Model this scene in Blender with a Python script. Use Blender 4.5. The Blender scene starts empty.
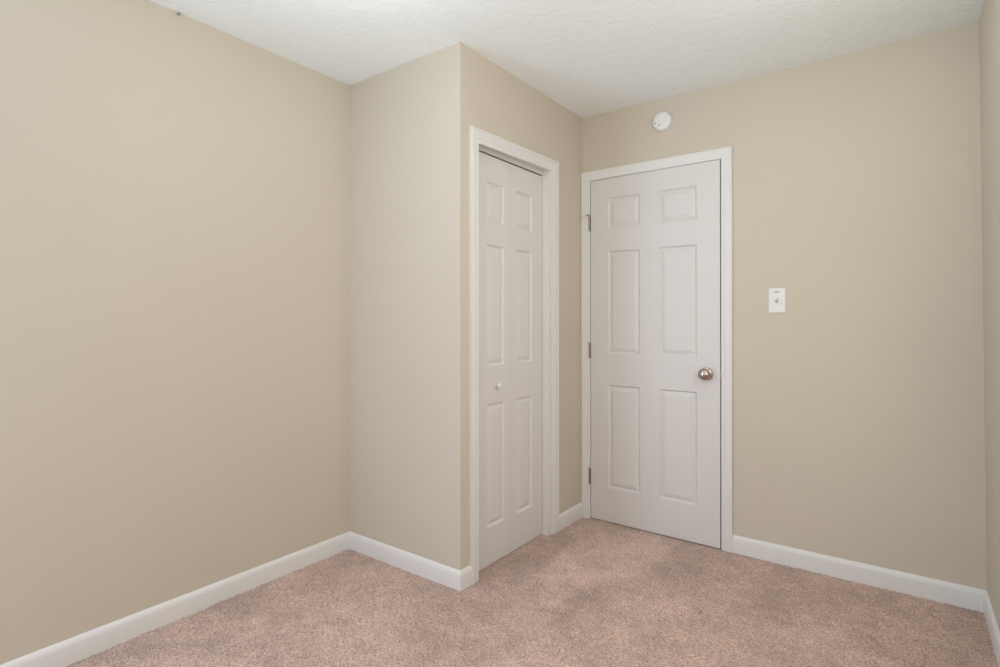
import bpy, bmesh, math, random
import numpy as np
from mathutils import Vector, Matrix
C = bpy.context.scene
COL = C.collection
PI = math.pi

# ---------------------------------------------------------------- room dimensions (metres)
H = 2.436            # ceiling height
D = 0.765            # the alcove left of the closet: left wall stands at x = -D
CY = 1.149           # closet side wall stands at y = -CY
W = 1.864            # right wall at the floor
WLEAN = 0.0215       # it stands out of plumb and leans in by this much at the ceiling
BK = -3.75           # wall behind the camera
TH = 0.115           # wall thickness

# ---------------------------------------------------------------- camera
cam = bpy.data.cameras.new('camera')
co = bpy.data.objects.new('camera', cam); COL.objects.link(co); C.camera = co
cam.sensor_fit = 'HORIZONTAL'; cam.sensor_width = 36.0
cam.lens = 546.8 / 1000 * 36
cam.shift_y = -0.01444
cam.clip_start = 0.02
pt, yw, rl = 0.00169, 0.63457, -0.00031
fw = Vector((-math.sin(yw)*math.cos(pt), math.cos(yw)*math.cos(pt), math.sin(pt)))
r_ = fw.cross(Vector((0, 0, 1))).normalized(); u_ = r_.cross(fw)
r2 = r_*math.cos(rl) + u_*math.sin(rl); u2 = -r_*math.sin(rl) + u_*math.cos(rl)
m = Matrix((r2, u2, -fw)).transposed().to_4x4(); m.translation = (1.58464, -3.00389, 1.19707)
co.matrix_world = m

# ---------------------------------------------------------------- light and exposure
C.view_settings.view_transform = 'Standard'; C.view_settings.look = 'None'
C.view_settings.gamma = 1; C.view_settings.use_curve_mapping = False
C.view_settings.exposure = 0.0
wd = bpy.data.worlds.new('sky'); C.world = wd; wd.use_nodes = True
bgn = wd.node_tree.nodes['Background']
bgn.inputs[0].default_value = (0.80, 0.89, 1.0, 1); bgn.inputs[1].default_value = 0.15

def area(name, loc, target, sx, sy, power, col):
    l = bpy.data.lights.new(name, 'AREA'); l.shape = 'RECTANGLE'; l.size = sx; l.size_y = sy
    l.energy = power; l.color = col
    o = bpy.data.objects.new(name, l); COL.objects.link(o); o.location = loc
    o.rotation_euler = (Vector(target)-Vector(loc)).to_track_quat('-Z', 'Y').to_euler()
    return o
# daylight from behind the camera, plus fill lamps in added left and right windows
LW0, LW1, LZ0, LZ1 = -3.60, -2.80, 0.30, 2.10
RW0, RW1, RZ0, RZ1 = -2.10, -0.90, 0.65, 2.15
FW0, FW1, FZ0, FZ1 = 0.75, 1.65, 0.85, 2.15
area('left_added_fill', (-D+0.03, (LW0+LW1)/2, 1.2), (1, -1.6, 1.2), LW1-LW0, LZ1-LZ0, 21.4, (0.84, 1.0, 1.25))
area('right_added_fill', (W-0.03, (RW0+RW1)/2, 1.4), (0, (RW0+RW1)/2, 1.4), RW1-RW0, RZ1-RZ0, 11.2, (1.08, 0.98, 0.88))
area('front_window_daylight', ((FW0+FW1)/2, BK+0.02, 1.5), ((FW0+FW1)/2, 0, 1.5), FW1-FW0, FZ1-FZ0, 12.6, (1.02, 1.0, 0.86))
# added fill points overhead, out of view; no fixture is there
for nm, p, e, c in (('overhead_fill_a', (1.5, -1.25, 2.25), 4.9, (0.92, 1.0, 0.92)), ('overhead_fill_b', (0.2, -1.9, 2.2), 4.6, (0.86, 0.99, 1.0))):
    pl = bpy.data.lights.new(nm, 'POINT'); pl.energy = e; pl.color = c; pl.shadow_soft_size = 0.08
    po = bpy.data.objects.new(nm, pl); COL.objects.link(po); po.location = p

# ---------------------------------------------------------------- materials
def mat(name, col, rough=0.5, metal=0.0, spec=0.5):
    m = bpy.data.materials.new(name); m.use_nodes = True
    b = m.node_tree.nodes['Principled BSDF']
    b.inputs['Base Color'].default_value = (*col, 1); b.inputs['Roughness'].default_value = rough
    b.inputs['Metallic'].default_value = metal; b.inputs['Specular IOR Level'].default_value = spec
    return m
def nz(m, scale, detail=3, rough=0.5):
    nt = m.node_tree; tc = nt.nodes.new('ShaderNodeTexCoord'); n = nt.nodes.new('ShaderNodeTexNoise')
    n.inputs['Scale'].default_value = scale; n.inputs['Detail'].default_value = detail; n.inputs['Roughness'].default_value = rough
    nt.links.new(tc.outputs['Object'], n.inputs['Vector']); return n
def bump(m, src, strength, dist):
    nt = m.node_tree; b = nt.nodes.new('ShaderNodeBump')
    b.inputs['Strength'].default_value = strength; b.inputs['Distance'].default_value = dist
    nt.links.new(src, b.inputs['Height']); nt.links.new(b.outputs[0], nt.nodes['Principled BSDF'].inputs['Normal'])
def tint(m, src, c0, c1, p0=0.3, p1=0.7):
    nt = m.node_tree; r = nt.nodes.new('ShaderNodeValToRGB')
    r.color_ramp.elements[0].position = p0; r.color_ramp.elements[1].position = p1
    r.color_ramp.elements[0].color = (*c0, 1); r.color_ramp.elements[1].color = (*c1, 1)
    nt.links.new(src, r.inputs[0]); nt.links.new(r.outputs[0], nt.nodes['Principled BSDF'].inputs['Base Color']); return r

WALL = (0.638, 0.578, 0.494)
M_wall = mat('beige_wall_paint', WALL, 0.72, spec=0.25)
tint(M_wall, nz(M_wall, 1.3, 2).outputs[0], tuple(c*0.985 for c in WALL), tuple(c*1.015 for c in WALL))
bump(M_wall, nz(M_wall, 260, 2).outputs[0], 0.12, 0.0006)

M_ceil = mat('white_stippled_ceiling', (0.92, 0.965, 0.98), 0.85, spec=0.2)
def ceil_nodes(m):
    nt = m.node_tree
    a = nz(m, 13, 4, 0.6); b = nz(m, 42, 3, 0.6)
    a.inputs['Distortion'].default_value = 1.6; b.inputs['Distortion'].default_value = 2.2
    r1 = nt.nodes.new('ShaderNodeMapRange'); r1.inputs[1].default_value = 0.47; r1.inputs[2].default_value = 0.62
    nt.links.new(a.outputs[0], r1.inputs[0])
    mu = nt.nodes.new('ShaderNodeMath'); mu.operation = 'MULTIPLY'
    nt.links.new(r1.outputs[0], mu.inputs[0]); nt.links.new(b.outputs[0], mu.inputs[1])
    bump(m, mu.outputs[0], 0.45, 0.004)
ceil_nodes(M_ceil)

M_trim = mat('white_semi_gloss_trim', (0.80, 0.793, 0.793), 0.38)
bump(M_trim, nz(M_trim, 90, 2).outputs[0], 0.05, 0.0005)
M_door = mat('white_door_paint', (0.735, 0.718, 0.718), 0.42)
def grain(m):
    nt = m.node_tree; n = nz(m, 60, 3)
    mp = nt.nodes.new('ShaderNodeMapping'); mp.inputs['Scale'].default_value = (1, 1, 0.06)
    tc = [k for k in nt.nodes if k.type == 'TEX_COORD'][0]
    nt.links.new(tc.outputs['Object'], mp.inputs[0]); nt.links.new(mp.outputs[0], n.inputs['Vector'])
    bump(m, n.outputs[0], 0.10, 0.0008)
grain(M_door)
M_nickel = mat('satin_nickel', (0.45, 0.40, 0.35), 0.17, 1.0)
M_hinge = mat('tarnished_hinge_metal', (0.36, 0.33, 0.30), 0.38, 1.0)
M_plastic = mat('white_plastic', (0.82, 0.83, 0.84), 0.35)
M_dark = mat('dark_slot', (0.06, 0.055, 0.05), 0.6)
M_grey = mat('grey_moulded_mark', (0.46, 0.46, 0.46), 0.5)
M_track = mat('painted_track_metal', (0.72, 0.70, 0.67), 0.45)
M_toggle = mat('toggle_grey', (0.42, 0.42, 0.43), 0.4)
M_knobw = mat('white_knob_paint', (0.80, 0.79, 0.77), 0.3)

M_carp = mat('pinkish_beige_carpet', (0.46, 0.30, 0.24), 0.95, spec=0.08)
def carpet_nodes(m):
    nt = m.node_tree; b = nt.nodes['Principled BSDF']
    fine = nz(m, 210, 2, 0.7)
    r = nt.nodes.new('ShaderNodeValToRGB'); e = r.color_ramp.elements
    e[0].position = 0.34; e[0].color = (0.295, 0.183, 0.147, 1)
    e[1].position = 0.60; e[1].color = (0.72, 0.525, 0.445, 1)
    nt.links.new(fine.outputs[0], r.inputs[0])
    at = nt.nodes.new('ShaderNodeAttribute'); at.attribute_name = 'nap'   # pile brushed by footprints and the vacuum
    mr = nt.nodes.new('ShaderNodeMapRange'); mr.inputs[3].default_value = 0.79; mr.inputs[4].default_value = 1.25
    mid = nz(m, 85, 3, 0.75); mm = nt.nodes.new('ShaderNodeMapRange'); mm.inputs[1].default_value = 0.36; mm.inputs[2].default_value = 0.56
    mm.inputs[3].default_value = 0.84; mm.inputs[4].default_value = 1.05
    nt.links.new(mid.outputs[0], mm.inputs[0]); nt.links.new(at.outputs['Fac'], mr.inputs[0])
    pr = nt.nodes.new('ShaderNodeMath'); pr.operation = 'MULTIPLY'; nt.links.new(mr.outputs[0], pr.inputs[0]); nt.links.new(mm.outputs[0], pr.inputs[1])
    mx = nt.nodes.new('ShaderNodeVectorMath'); mx.operation = 'SCALE'
    nt.links.new(r.outputs[0], mx.inputs[0]); nt.links.new(pr.outputs[0], mx.inputs['Scale'])
    nt.links.new(mx.outputs[0], b.inputs['Base Color'])
    b.inputs['Sheen Weight'].default_value = 0.25; b.inputs['Sheen Roughness'].default_value = 0.6
carpet_nodes(M_carp)

# ---------------------------------------------------------------- mesh helpers
def add_box(bm, x0, x1, y0, y1, z0, z1):
    v = [bm.verts.new(p) for p in ((x0,y0,z0),(x1,y0,z0),(x1,y1,z0),(x0,y1,z0),(x0,y0,z1),(x1,y0,z1),(x1,y1,z1),(x0,y1,z1))]
    for f in ((3,2,1,0),(4,5,6,7),(0,1,5,4),(1,2,6,5),(2,3,7,6),(3,0,4,7)):
        bm.faces.new([v[i] for i in f])
def add_lathe(bm, prof, seg=48, mtx=None):
    """prof: (radius, height) pairs turned around the local Z axis"""
    rings = []
    for r, z in prof:
        if r < 1e-6: rings.append([bm.verts.new((0, 0, z))])
        else: rings.append([bm.verts.new((r*math.cos(2*PI*k/seg), r*math.sin(2*PI*k/seg), z)) for k in range(seg)])
    for a, b in zip(rings, rings[1:]):
        for k in range(seg):
            k2 = (k+1) % seg
            if len(a) == 1 and len(b) == 1: continue
            if len(a) == 1: bm.faces.new((a[0], b[k], b[k2]))
            elif len(b) == 1: bm.faces.new((a[k], a[k2], b[0]))
            else: bm.faces.new((a[k], a[k2], b[k2], b[k]))
    if mtx is not None:
        for rg in rings:
            for v in rg: v.co = mtx @ v.co
def add_sweep(bm, path, prof, closed=False):
    """path: list of corner frames (point, u, v); prof: closed (a, b) outline mapped to point + a*u + b*v"""
    rings = [[bm.verts.new(Vector(p) + a*Vector(u) + b*Vector(v)) for a, b in prof] for p, u, v in path]
    n = len(prof)
    for A, B in zip(rings, rings[1:]):
        for k in range(n):
            bm.faces.new((A[k], A[(k+1) % n], B[(k+1) % n], B[k]))
    bm.faces.new(rings[0][::-1]); bm.faces.new(rings[-1])
def obj(name, bm, material, parent=None, smooth=False, bevel=0.0):
    bmesh.ops.recalc_face_normals(bm, faces=bm.faces)
    me = bpy.data.meshes.new(name); bm.to_mesh(me); bm.free()
    me.materials.append(material)
    if smooth:
        for p in me.polygons: p.use_smooth = True
        me.set_sharp_from_angle(angle=math.radians(35))
    o = bpy.data.objects.new(name, me); COL.objects.link(o)
    if parent is not None: o.parent = parent
    if bevel:
        b = o.modifiers.new('bevel', 'BEVEL'); b.width = bevel; b.segments = 2; b.limit_method = 'ANGLE'
    return o
def tag(o, label, cat=None, kind=None, group=None):
    o['label'] = label
    if cat: o['category'] = cat
    if kind: o['kind'] = kind
    if group: o['group'] = group
    return o
def empty(name, loc, label, cat, kind=None):
    o = bpy.data.objects.new(name, None); o.empty_display_size = 0.1; COL.objects.link(o)
    o.location = loc; return tag(o, label, cat, kind)
def boxes(name, lst, material, label, cat, bevel=0.0):
    bm = bmesh.new()
    for b in lst: add_box(bm, *b)
    return tag(obj(name, bm, material, None, bevel=bevel), label, cat, 'structure')

# ---------------------------------------------------------------- openings
DX0, DX1, DZ = 0.0570, 0.8165, 2.0395        # room door opening (inside the jambs)
EY0, EY1, EZ = -1.022, -0.3965, 2.034        # closet opening
J = 0.018                                   # jamb board thickness
RC = 0.003                                  # reveal between jamb and casing

# ---------------------------------------------------------------- room shell
boxes('wall_left', [(-D-TH, -D, BK-TH, LW0, -0.02, H), (-D-TH, -D, LW1, TH, -0.02, H), (-D-TH, -D, LW0, LW1, -0.02, LZ0), (-D-TH, -D, LW0, LW1, LZ1, H)],
      M_wall, 'plain beige wall along the left of the photo', 'wall')
boxes('wall_closet_side', [(-D, 0, -CY, -CY+0.09, -0.02, H)], M_wall, 'narrow pale beige wall at the side of the closet, facing the camera', 'wall')
boxes('wall_closet_front', [(-TH, 0, -CY+0.09, EY0-J, -0.02, H), (-TH, 0, EY1+J, 0, -0.02, H), (-TH, 0, EY0-J, EY1+J, EZ+J, H)],
      M_wall, 'darker beige wall holding the narrow closet door', 'wall')
boxes('wall_back', [(-D, DX0-J, 0, TH, -0.02, H), (DX1+J, W+TH, 0, TH, -0.02, H), (DX0-J, DX1+J, 0, TH, DZ+J, H)],
      M_wall, 'beige wall with the room door, the light switch and the smoke detector', 'wall')
boxes('wall_right', [(W, W+TH, BK-TH, RW0, -0.02, H), (W, W+TH, RW1, 0, -0.02, H), (W, W+TH, RW0, RW1, -0.02, RZ0), (W, W+TH, RW0, RW1, RZ1, H)],
      M_wall, 'sliver of beige wall at the right edge of the photo', 'wall')
for v in bpy.data.objects['wall_right'].data.vertices: v.co.x -= WLEAN*max(v.co.z, 0)/H
boxes('wall_front', [(-D, FW0, BK-TH, BK, -0.02, H), (FW1, W, BK-TH, BK, -0.02, H), (FW0, FW1, BK-TH, BK, -0.02, FZ0), (FW0, FW1, BK-TH, BK, FZ1, H)], M_wall, 'beige wall behind the camera', 'wall')
boxes('wall_hallway', [(-D-TH, W+TH, 1.10, 1.15, -0.02, H), (-D-TH, -D, TH, 1.10, -0.02, H), (W, W+TH, TH, 1.10, -0.02, H)],
      M_wall, 'beige hallway wall beyond the closed room door', 'wall')
boxes('ceiling', [(-D-TH, W+TH, BK-TH, 1.15, H, H+0.05)], M_ceil, 'white ceiling with a hand stomped plaster texture', 'ceiling')

# ---------------------------------------------------------------- carpet: a real pile surface
def carpet():
    rng = np.random.default_rng(4)
    sp = 0.0042
    xs = np.arange(-D, W+sp, sp); ys = np.arange(-2.95, 0.06, sp)
    X, Y = np.meshgrid(xs, ys, indexing='ij'); n, m_ = X.shape
    def smooth_noise(cell, seed):
        g = np.random.default_rng(seed).random((int((W+D)/cell)+4, int(3.2/cell)+4))
        u = (X+D)/cell; v = (Y+2.96)/cell
        i = u.astype(int); j = v.astype(int); fu = u-i; fv = v-j
        fu = fu*fu*(3-2*fu); fv = fv*fv*(3-2*fv)
        return (g[i,j]*(1-fu)*(1-fv)+g[i+1,j]*fu*(1-fv)+g[i,j+1]*(1-fu)*fv+g[i+1,j+1]*fu*fv)
    z = rng.random(X.shape)*0.0052 + smooth_noise(0.012, 1)*0.0045 + smooth_noise(0.09, 2)*0.0025 - 0.0080
    z -= 0.006*np.clip((Y+0.06)/0.05, 0, 1)
    nap = 0.45 + 0.42*(smooth_noise(0.16, 5)-0.5) + 0.40*(smooth_noise(0.07, 6)-0.5) + 0.34*(smooth_noise(0.035, 7)-0.5) + 0.22*(smooth_noise(0.018, 9)-0.5)
    wob = 0.05*(smooth_noise(0.08, 8)-0.5)
    def patch(pts, amt, soft=0.018):                 # a patch of pile pushed one way by a foot or the vacuum head
        c = np.full(X.shape, 9.0)
        P = [np.array(p) for p in pts]; ar = 0
        for a, b in zip(P, P[1:]+P[:1]): ar += a[0]*b[1]-a[1]*b[0]
        if ar < 0: P = P[::-1]
        for a, b in zip(P, P[1:]+P[:1]):
            d = b-a; L = np.hypot(*d)
            c = np.minimum(c, (d[0]*(Y-a[1])-d[1]*(X-a[0]))/L)
        k = np.clip((c+wob)/soft*0.5+0.5, 0, 1)
        nap[...] = nap + amt*k
    for pts, amt in CARPET_PATCHES: patch(pts, amt)
    Xj = X + (rng.random(X.shape)-0.5)*sp*0.9; Yj = Y + (rng.random(X.shape)-0.5)*sp*0.9
    co_ = np.stack([Xj, Yj, z], -1).reshape(-1, 3).astype(np.float32)
    idx = np.arange(n*m_).reshape(n, m_)
    q = np.stack([idx[:-1,:-1], idx[1:,:-1], idx[1:,1:], idx[:-1,1:]], -1).reshape(-1, 4)
    # plain continuation behind the camera and into the hallway and the closet
    ex = [(-D, BK, W, ys[0]+sp), (-D, 0.055, W, 1.10)]
    v2 = []; f2 = []
    for x0, y0, x1, y1 in ex:
        k = len(co_)+len(v2); v2 += [(x0,y0,-0.006),(x1,y0,-0.006),(x1,y1,-0.006),(x0,y1,-0.006)]; f2.append((k,k+1,k+2,k+3))
    co_ = np.concatenate([co_, np.array(v2, np.float32)]); q = np.concatenate([q, np.array(f2)])
    me = bpy.data.meshes.new('floor'); me.vertices.add(len(co_)); me.vertices.foreach_set('co', co_.ravel())
    me.loops.add(q.size); me.loops.foreach_set('vertex_index', q.ravel().astype(np.int32))
    me.polygons.add(len(q)); me.polygons.foreach_set('loop_start', np.arange(0, q.size, 4, dtype=np.int32))
    me.update(calc_edges=True)
    a = me.attributes.new('nap', 'FLOAT', 'POINT')
    a.data.foreach_set('value', np.concatenate([np.clip(nap, 0, 1).ravel(), np.full(len(v2), 0.45)]).astype(np.float32))
    me.materials.append(M_carp); me.validate()
    o = bpy.data.objects.new('floor', me); COL.objects.link(o)
    tag(o, 'pinkish beige cut pile carpet with brushed lighter and darker patches', 'carpet', 'structure')
CARPET_PATCHES = [
    ([(0.201,-0.832),(0.126,-0.242),(0.38,-0.02),(0.63,-0.171),(0.591,-0.546),(0.487,-0.754),(0.408,-0.824)], 0.30),   # light patch before the two doors
    ([(0.29,-1.245),(0.234,-1.061),(0.283,-0.893),(0.421,-0.848),(0.45,-1.127),(0.446,-1.3)], 0.26),
    ([(0.43,-0.864),(0.518,-0.799),(0.525,-0.998),(0.493,-1.183),(0.453,-1.17)], -0.34),
    ([(0.611,-0.816),(0.731,-0.642),(0.827,-0.757),(0.74,-0.914),(0.634,-0.899)], 0.22),
    ([(0.529,-0.393),(0.786,-0.272),(0.922,-0.638),(0.786,-0.635),(0.654,-0.585)], -0.13),
    ([(0.767,-0.982),(0.825,-0.87),(0.864,-1.032),(0.787,-1.126)], -0.20),
    ([(0.020,-1.067),(0.020,-0.066),(0.115,-0.268),(0.194,-0.838),(0.157,-1.064)], -0.20),
    ([(1.405,-0.426),(1.46,-0.33),(1.517,-0.343),(1.497,-0.428),(1.419,-0.486)], -0.32),
    ([(-0.492,-1.626),(-0.318,-1.334),(0.072,-1.36),(0.115,-1.62),(-0.172,-1.754)], 0.14),
    ([(0.944,-0.348),(1.182,-0.289),(1.281,-0.471),(1.11,-0.549)], -0.12),
    ([(0.069,-1.577),(0.247,-1.381),(0.367,-1.471),(0.242,-1.647)], -0.16),
]
carpet()

# ---------------------------------------------------------------- baseboards
BH, BT = 0.0830, 0.0135
bprof = [(0, -0.012), (BT, -0.012), (BT, BH-0.026), (BT-0.0015, BH-0.016), (BT-0.005, BH-0.007), (BT-0.009, BH-0.0015), (BT-0.011, BH), (0, BH)]
def baseboard(name, pts, label):
    """pts: wall-line corners with the miter direction into the room"""
    bm = bmesh.new()
    add_sweep(bm, [((x, y, 0), (ux, uy, 0), (0, 0, 1)) for x, y, ux, uy in pts], bprof)
    return tag(obj(name, bm, M_trim, smooth=True), label, 'baseboard', 'structure')
CW = 0.0545                                   # casing width
baseboard('baseboard_left', [(-D, BK, 1, 1), (-D, -CY, 1, -1)], 'white baseboard along the foot of the long left wall')
baseboard('baseboard_closet_side', [(-D, -CY, 1, -1), (0, -CY, 1, -1)], 'white baseboard along the narrow wall at the side of the closet')
baseboard('baseboard_closet_corner', [(0, -CY, 1, -1), (0, -1.0820, 1, 0)], 'short stub of white baseboard between the outer corner and the closet door casing')
baseboard('baseboard_closet_front', [(0, -0.3080, 1, 0), (0, -0.0155, 1, 0)], 'short white baseboard between the closet door and the room door')
baseboard('baseboard_back', [(DX1+RC+CW, 0, 0, -1), (W, 0, -1, -1)], 'white baseboard right of the room door, below the light switch')
baseboard('baseboard_right', [(W, 0, -1, -1), (W, BK, -1, 1)], 'white baseboard at the lower right edge of the photo')
baseboard('baseboard_front', [(W, BK, -1, 1), (-D, BK, 1, 1)], 'white baseboard behind the camera, along the foot of the wall')

# ---------------------------------------------------------------- door casings (mitered, moulded profile) and jambs
# a runs outward from the inner edge, b stands off the wall
cprof = [(0, 0), (0, 0.0085), (0.003, 0.0105), (0.009, 0.0105), (0.0115, 0.0088), (0.015, 0.0100), (0.022, 0.0128), (0.030, 0.0140),
         (0.044, 0.0150), (0.0465, 0.0135), (0.0490, 0.0160), (0.0520, 0.0170), (0.0538, 0.0165), (CW, 0.0140), (CW, 0)]
def casing(name, lo, hi, tlo, thi, axis, label, wh=1.0, wt=1.0):
    bm = bmesh.new()
    if axis == 'x':   # in the plane y = 0 and standing off towards -y
        P = lambda a, z: (a, 0, z); V = (0, -1, 0); U = lambda a, z: (a, 0, z)
    else:             # in the plane x = 0 and standing off towards +x
        P = lambda a, z: (0, a, z); V = (1, 0, 0); U = lambda a, z: (0, a, z)
    path = [(P(lo, -0.012), U(-1, 0), V), (P(lo, tlo), U(-1, wt), V), (P(hi, thi), U(wh, wt), V), (P(hi, -0.012), U(wh, 0), V)]
    add_sweep(bm, path, cprof)
    return tag(obj(name, bm, M_trim, smooth=True), label, 'door casing', 'structure')
casing('trim_1', -1.028, -0.3735, 2.0150, 2.0300, 'y', 'white moulded casing around the narrow closet door', 1.2, 1.15)   # the head board sags a little to the left
casing('trim_2', DX0, DX1+RC, DZ+RC, DZ+RC, 'x', 'white moulded casing around the room door in the corner')

# closet jambs
boxes('trim_3', [(-TH, 0.0, EY0-J, EY0, -0.012, EZ), (-TH, 0.0, EY1, EY1+J, -0.012, EZ), (-TH, 0.0, EY0-J, EY1+J, EZ, EZ+J)],
      M_trim, 'white jamb boards lining the closet opening', 'door jamb')
# room door jambs with the stop strip the door closes against
boxes('trim_4', [(DX0-J, DX0, 0.0, TH, -0.012, DZ), (DX1, DX1+J, 0.0, TH, -0.012, DZ), (DX0-J, DX1+J, 0.0, TH, DZ, DZ+J),
                 (DX0, DX0+0.011, 0.038, 0.07, -0.012, DZ), (DX1-0.011, DX1, 0.038, 0.07, -0.012, DZ), (DX0+0.011, DX1-0.011, 0.038, 0.07, DZ-0.011, DZ)],
      M_trim, 'white jamb boards lining the room door opening', 'door jamb')

# ---------------------------------------------------------------- panelled door leaves
def panel_leaf(w, z0, z1, cols, rows, thick, prof):
    """front face in the plane y = 0 looking to -y, x from 0 to w; panels at cols x rows get a moulded recess"""
    bm = bmesh.new()
    xb = sorted({0, w, *[c for p in cols for c in p]}); zb = sorted({z0, z1, *[c for p in rows for c in p]})
    def quad(pts): bm.faces.new([bm.verts.new(p) for p in pts])
    def cell(side, yb):
        for i in range(len(xb)-1):
            for k in range(len(zb)-1):
                a, b, c, d = xb[i], xb[i+1], zb[k], zb[k+1]
                if any(abs(p[0]-a) < 1e-6 for p in cols) and any(abs(r[0]-c) < 1e-6 for r in rows):
                    ring = None
                    for ins, dep in prof:
                        y = yb + side*dep
                        rg = [(a+ins, y, c+ins), (b-ins, y, c+ins), (b-ins, y, d-ins), (a+ins, y, d-ins)]
                        if ring:
                            for q in range(4): quad([ring[q], ring[(q+1) % 4], rg[(q+1) % 4], rg[q]])
                        ring = rg
                    quad(ring)
                else:
                    quad([(a, yb, c), (b, yb, c), (b, yb, d), (a, yb, d)])
    cell(1, 0.0); cell(-1, thick)
    for i in range(len(xb)-1):
        for z in (z0, z1): quad([(xb[i], 0, z), (xb[i+1], 0, z), (xb[i+1], thick, z), (xb[i], thick, z)])
    for k in range(len(zb)-1):
        for x in (0, w): quad([(x, 0, zb[k]), (x, 0, zb[k+1]), (x, thick, zb[k+1]), (x, thick, zb[k])])
    bmesh.ops.remove_doubles(bm, verts=bm.verts, dist=1e-5)
    return bm
PROF = [(0, 0), (0.0015, 0.0012), (0.006, 0.0065), (0.009, 0.0095), (0.012, 0.0095), (0.0145, 0.0085), (0.031, 0.0025), (0.033, 0.0018)]

# --- room door (hinged left, standing very slightly open)
door = empty('door_2', (0.0605, -0.001, 0), 'white six panel room door with a satin nickel knob, standing in the corner', 'door', 'structure')
door.rotation_euler = (0, 0, math.radians(-0.8))
DW = 0.7530
RZ = [(0.200, 0.811), (0.998, 1.605), (1.739, 1.922)]
obj('door_slab', panel_leaf(DW, -0.0015, 2.0375, [(0.1135, 0.3122), (0.4235, 0.6328)], RZ, 0.035, PROF), M_door, door)
# knob
kx, kz = 0.6845, 0.9105
T = Matrix.Translation((kx, 0, kz)) @ Matrix.Rotation(PI/2, 4, 'X')        # lathe axis towards the room (-y)
bm = bmesh.new()
add_lathe(bm, [(0, -0.0005), (0.0345, -0.0005), (0.035, 0.002), (0.033, 0.006), (0.024, 0.0095), (0.016, 0.0105), (0, 0.0105)], 48, T)
ros = obj('rosette', bm, M_nickel, door, smooth=True)
bm = bmesh.new()
add_lathe(bm, [(0.0, 0.009), (0.0120, 0.009), (0.0110, 0.014), (0.0125, 0.020), (0.0190, 0.0245), (0.0265, 0.031), (0.0305, 0.038), (0.0312, 0.044),
               (0.0290, 0.051), (0.0235, 0.0565), (0.0150, 0.0600), (0.006, 0.0612), (0.0, 0.0613)], 48, T)
kn = obj('door_knob', bm, M_nickel, door, smooth=True)
# latch on the door edge
bm = bmesh.new(); add_box(bm, DW-0.0005, DW+0.0012, 0.005, 0.030, kz-0.028, kz+0.028)
lp = obj('latch_plate', bm, M_hinge, door, bevel=0.0004)
bm = bmesh.new(); add_box(bm, DW+0.001, DW+0.0075, 0.008, 0.024, kz-0.008, kz+0.008)
obj('latch_bolt', bm, M_nickel, lp, bevel=0.002)
# hinges: leaf let into the edge plus the knuckle that stands in the gap
for i, z in enumerate((0.2500, 1.0115, 1.780)):
    bm = bmesh.new()
    for k in range(5):
        z0 = z-0.0445+k*0.0178
        T2 = Matrix.Translation((-0.0045, -0.0125, z0))
        add_lathe(bm, [(0, 0), (0.0036, 0), (0.0042, 0.0006), (0.0042, 0.0168), (0.0036, 0.0174), (0, 0.0174)], 16, T2)
    add_box(bm, -0.0022, -0.0004, -0.0080, 0.030, z-0.0445, z+0.0445)
    hg = obj('hinge', bm, M_hinge, door, smooth=True)
    bm = bmesh.new(); T3 = Matrix.Translation((-0.0060, -0.0125, z+0.0445))
    add_lathe(bm, [(0, 0), (0.0045, 0), (0.0062, 0.002), (0.0056, 0.005), (0.0025, 0.007), (0, 0.0072)], 16, T3)
    obj('hinge_pin', bm, M_hinge, hg, smooth=True)
    if i == 2:   # pin door stop with its padded arm over the casing
        bm = bmesh.new()
        za = z+0.056
        T4 = Matrix.Translation((-0.0060, -0.0125, za-0.004)); add_lathe(bm, [(0, 0), (0.0085, 0), (0.0085, 0.004), (0, 0.004)], 16, T4)
        d = Vector((-0.020, -0.024, -0.007)); R = d.to_track_quat('Z', 'Y').to_matrix().to_4x4()
        add_lathe(bm, [(0, 0), (0.0026, 0), (0.0026, 0.034), (0, 0.034)], 12, Matrix.Translation((-0.0060, -0.0125, za-0.002)) @ R)
        st = obj('pin_door_stop', bm, M_nickel, hg, smooth=True)
        bm = bmesh.new()
        add_lathe(bm, [(0, 0), (0.0065, 0), (0.0072, 0.003), (0.006, 0.008), (0, 0.009)], 20, Matrix.Translation(Vector((-0.0060, -0.0125, za-0.002))+d*0.9) @ R)
        obj('bumper', bm, M_plastic, st, smooth=True)
# strike plate in the jamb
bm = bmesh.new(); add_box(bm, DX1-0.0012, DX1+0.0004, 0.002, 0.030, kz-0.028, kz+0.028); add_box(bm, DX1-0.0012, DX1+0.0045, -0.0105, 0.003, kz-0.024, kz+0.024)
tag(obj('strike_plate', bm, M_hinge, bevel=0.0004), 'small metal strike plate in the jamb beside the room door knob', 'strike plate')

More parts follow.
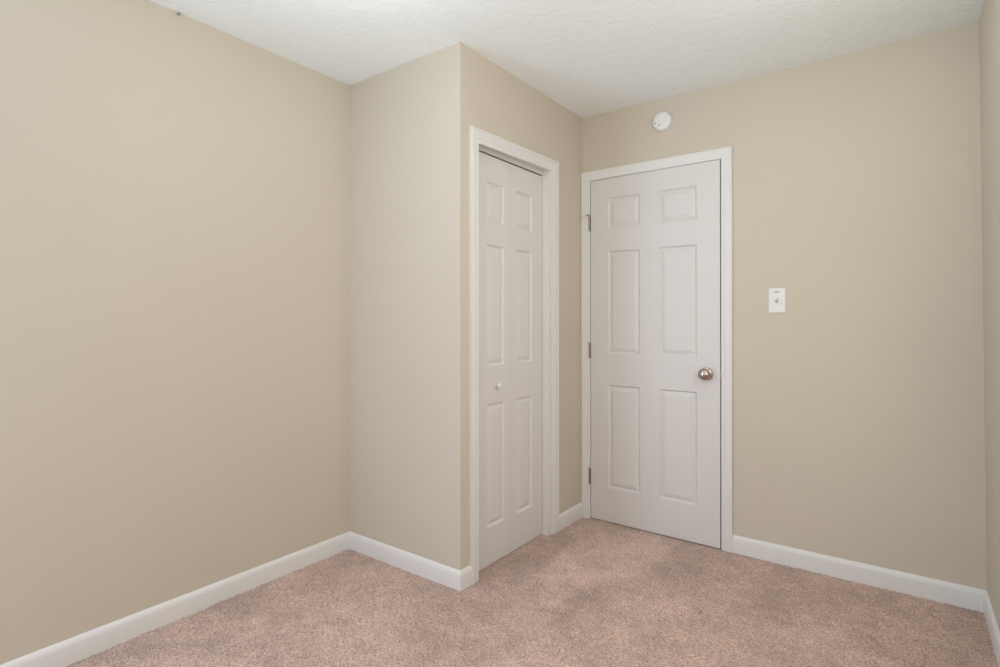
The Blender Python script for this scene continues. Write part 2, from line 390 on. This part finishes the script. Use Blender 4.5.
# --- closet bifold door: two leaves, the seam between them almost closed
XF = -0.040
closet = empty('door_1', (XF, -0.7075, 0), 'narrow white panelled folding closet door with a small white knob', 'door', 'structure')
CZ = [(0.1845, 0.787), (0.972, 1.567), (1.6735, 1.8740)]
LW = 0.3065
LEAVES = [(-1.0150, [(0.1080, 0.2535)]), (-0.7070, [(0.0515, 0.2040)])]
for i, (y0, cols) in enumerate(LEAVES):
    bm = panel_leaf(LW, 0.002, 1.9998, cols, CZ, 0.028, PROF)
    bmesh.ops.transform(bm, matrix=Matrix.Translation((0, y0+0.7075, 0)) @ Matrix.Rotation(PI/2, 4, 'Z'), verts=bm.verts)
    lf = obj('door_leaf', bm, M_door, closet)
    if i == 0:
        bm = bmesh.new()
        T = Matrix.Translation((0, -0.8300+0.7075, 0.873)) @ Matrix.Rotation(PI/2, 4, 'Y')
        add_lathe(bm, [(0, -0.0005), (0.0085, -0.0005), (0.0085, 0.004), (0.0062, 0.008), (0.0068, 0.012), (0.0125, 0.017), (0.0160, 0.021), (0.0160, 0.0245), (0.0125, 0.0285), (0.006, 0.0305), (0, 0.0308)], 32, T)
        kb = obj('door_knob', bm, M_knobw, lf, smooth=True)
# overhead track, open channel below, with the pivot pin at the right end
bm = bmesh.new()
y0, y1 = EY0+0.002+0.7075, EY1-0.002+0.7075
add_box(bm, -0.030, 0.004, y0, y1, 2.028, 2.034)
add_box(bm, 0.0015, 0.004, y0, y1, 2.007, 2.028); add_box(bm, -0.030, -0.0275, y0, y1, 2.007, 2.028)
tr = obj('track', bm, M_track, closet)
for yy in (y0+0.03, y1-0.022):
    bm = bmesh.new()
    add_lathe(bm, [(0, 0), (0.0045, 0), (0.0045, 0.022), (0, 0.022)], 16, Matrix.Translation((-0.013, yy, 1.9995)))
    obj('pivot_pin', bm, M_plastic, tr, smooth=True)

# ---------------------------------------------------------------- smoke detector
sd = empty('smoke_detector', (0.5055, 0.0, 2.3050), 'small round white smoke detector high on the wall above the room door', 'smoke detector')
R = Matrix.Rotation(PI/2, 4, 'X')
bm = bmesh.new(); add_lathe(bm, [(0, 0), (0.054, 0), (0.054, 0.006), (0.052, 0.008), (0, 0.008)], 64, R); obj('base', bm, M_plastic, sd, smooth=True)
bm = bmesh.new()
add_lathe(bm, [(0, 0.0075), (0.0485, 0.0075), (0.0490, 0.0095), (0.0525, 0.0110), (0.0530, 0.016), (0.0500, 0.0215), (0.044, 0.0250), (0.030, 0.0275), (0, 0.0285)], 64, R)
obj('cover', bm, M_plastic, sd, smooth=True)
for nm, dx, dz, r, mm in (('test_button', -0.012, -0.0235, 0.0052, M_grey), ('indicator_light', -0.034, -0.009, 0.0034, M_dark)):
    rr = math.hypot(dx, dz); yb = 0.0255 if rr < 0.03 else 0.0245
    bm = bmesh.new(); add_lathe(bm, [(0, yb-0.003), (r, yb-0.003), (r, yb+0.003), (r*0.7, yb+0.0042), (0, yb+0.0046)], 20, Matrix.Translation((dx, 0, dz)) @ R)
    obj(nm, bm, mm, sd, smooth=True)

# ---------------------------------------------------------------- light switch
sw = empty('light_switch', (1.0830, 0.0, 1.2935), 'white wall plate light switch on the beige wall right of the room door', 'light switch')
bm = bmesh.new()
hw, hh = 0.0385, 0.0615
for (ins, y), nxt in zip([(0, 0), (0, -0.003), (0.003, -0.0055), (0.006, -0.0062)], [(0, -0.003), (0.003, -0.0055), (0.006, -0.0062), None]):
    a = [(-hw+ins, y, -hh+ins), (hw-ins, y, -hh+ins), (hw-ins, y, hh-ins), (-hw+ins, y, hh-ins)]
    if nxt:
        i2, y2 = nxt; b = [(-hw+i2, y2, -hh+i2), (hw-i2, y2, -hh+i2), (hw-i2, y2, hh-i2), (-hw+i2, y2, hh-i2)]
        for q in range(4): bm.faces.new([bm.verts.new(p) for p in (a[q], a[(q+1) % 4], b[(q+1) % 4], b[q])])
    else: bm.faces.new([bm.verts.new(p) for p in a])
bm.faces.new([bm.verts.new(p) for p in ((-hw, 0, -hh), (hw, 0, -hh), (hw, 0, hh), (-hw, 0, hh))])
bmesh.ops.remove_doubles(bm, verts=bm.verts, dist=1e-5)
plate = obj('wall_plate', bm, M_plastic, sw)
bm = bmesh.new(); add_box(bm, -0.0175, 0.0175, -0.0085, -0.0055, -0.0190, 0.0190)
fr = obj('switch_frame', bm, M_plastic, sw, bevel=0.0008)
bm = bmesh.new(); add_box(bm, -0.0055, 0.0055, -0.0092, -0.0080, -0.0125, 0.0125); obj('toggle_slot', bm, M_toggle, sw)
bm = bmesh.new()
add_sweep(bm, [((0, -0.009, 0.001), (1, 0, 0), (0, 0, 1)), ((0, -0.020, 0.006), (0.8, 0, 0), (0, 0, 0.8))], [(-0.004, -0.006), (0.004, -0.006), (0.004, 0.006), (-0.004, 0.006)])
obj('toggle', bm, M_plastic, sw, bevel=0.0008)
for s in (1, -1):
    bm = bmesh.new(); add_lathe(bm, [(0, 0.0055), (0.0032, 0.0055), (0.0030, 0.0068), (0, 0.0074)], 20, Matrix.Translation((0, 0, s*0.030)) @ R)
    scr = obj('screw', bm, M_plastic, sw, smooth=True)
bm = bmesh.new(); add_box(bm, -0.013, 0.012, -0.0068, -0.0060, 0.0385, 0.0455); obj('top_mark', bm, M_grey, sw, bevel=0.0003)
for x in (-0.026, 0.024):
    bm = bmesh.new(); add_box(bm, x-0.003, x+0.003, -0.0068, -0.0060, -0.0175, -0.0150); obj('side_mark', bm, M_grey, sw, bevel=0.0003)

# ---------------------------------------------------------------- stray nail high on the left wall
bm = bmesh.new()
add_lathe(bm, [(0, 0), (0.0018, 0), (0.0018, 0.010), (0.0055, 0.010), (0.0055, 0.0125), (0, 0.013)], 16, Matrix.Translation((-D, -2.000, 2.4270)) @ Matrix.Rotation(PI/2, 4, 'Y'))
tag(obj('nail', bm, M_hinge, smooth=True), 'tiny dark nail in the left wall just below the ceiling line', 'nail')

# ---------------------------------------------------------------- windows outside the frame; left and right ones are added to carry fill light
def window(name, axis, d0, d1, a0, a1, z0, z1, label):
    bm = bmesh.new(); f = 0.045
    for c in ((a0, a0+f, z0, z1), (a1-f, a1, z0, z1), (a0+f, a1-f, z0, z0+f), (a0+f, a1-f, z1-f, z1), (a0+f, a1-f, (z0+z1)/2-0.02, (z0+z1)/2+0.02)):
        if axis == 'x': add_box(bm, d0, d1, c[0], c[1], c[2], c[3])
        else: add_box(bm, c[0], c[1], d0, d1, c[2], c[3])
    tag(obj(name, bm, M_trim, bevel=0.003), label, 'window', 'structure')
window('added_window_1', 'x', -D-TH+0.02, -D-0.035, LW0, LW1, LZ0, LZ1, 'added tall white framed window in the left wall beside the camera')
window('added_window_2', 'x', W+0.035, W+TH-0.02, RW0, RW1, RZ0, RZ1, 'added white framed window in the right wall outside the photo')
window('window_3', 'y', BK-TH+0.02, BK-0.035, FW0, FW1, FZ0, FZ1, 'white framed window in the wall behind the camera')
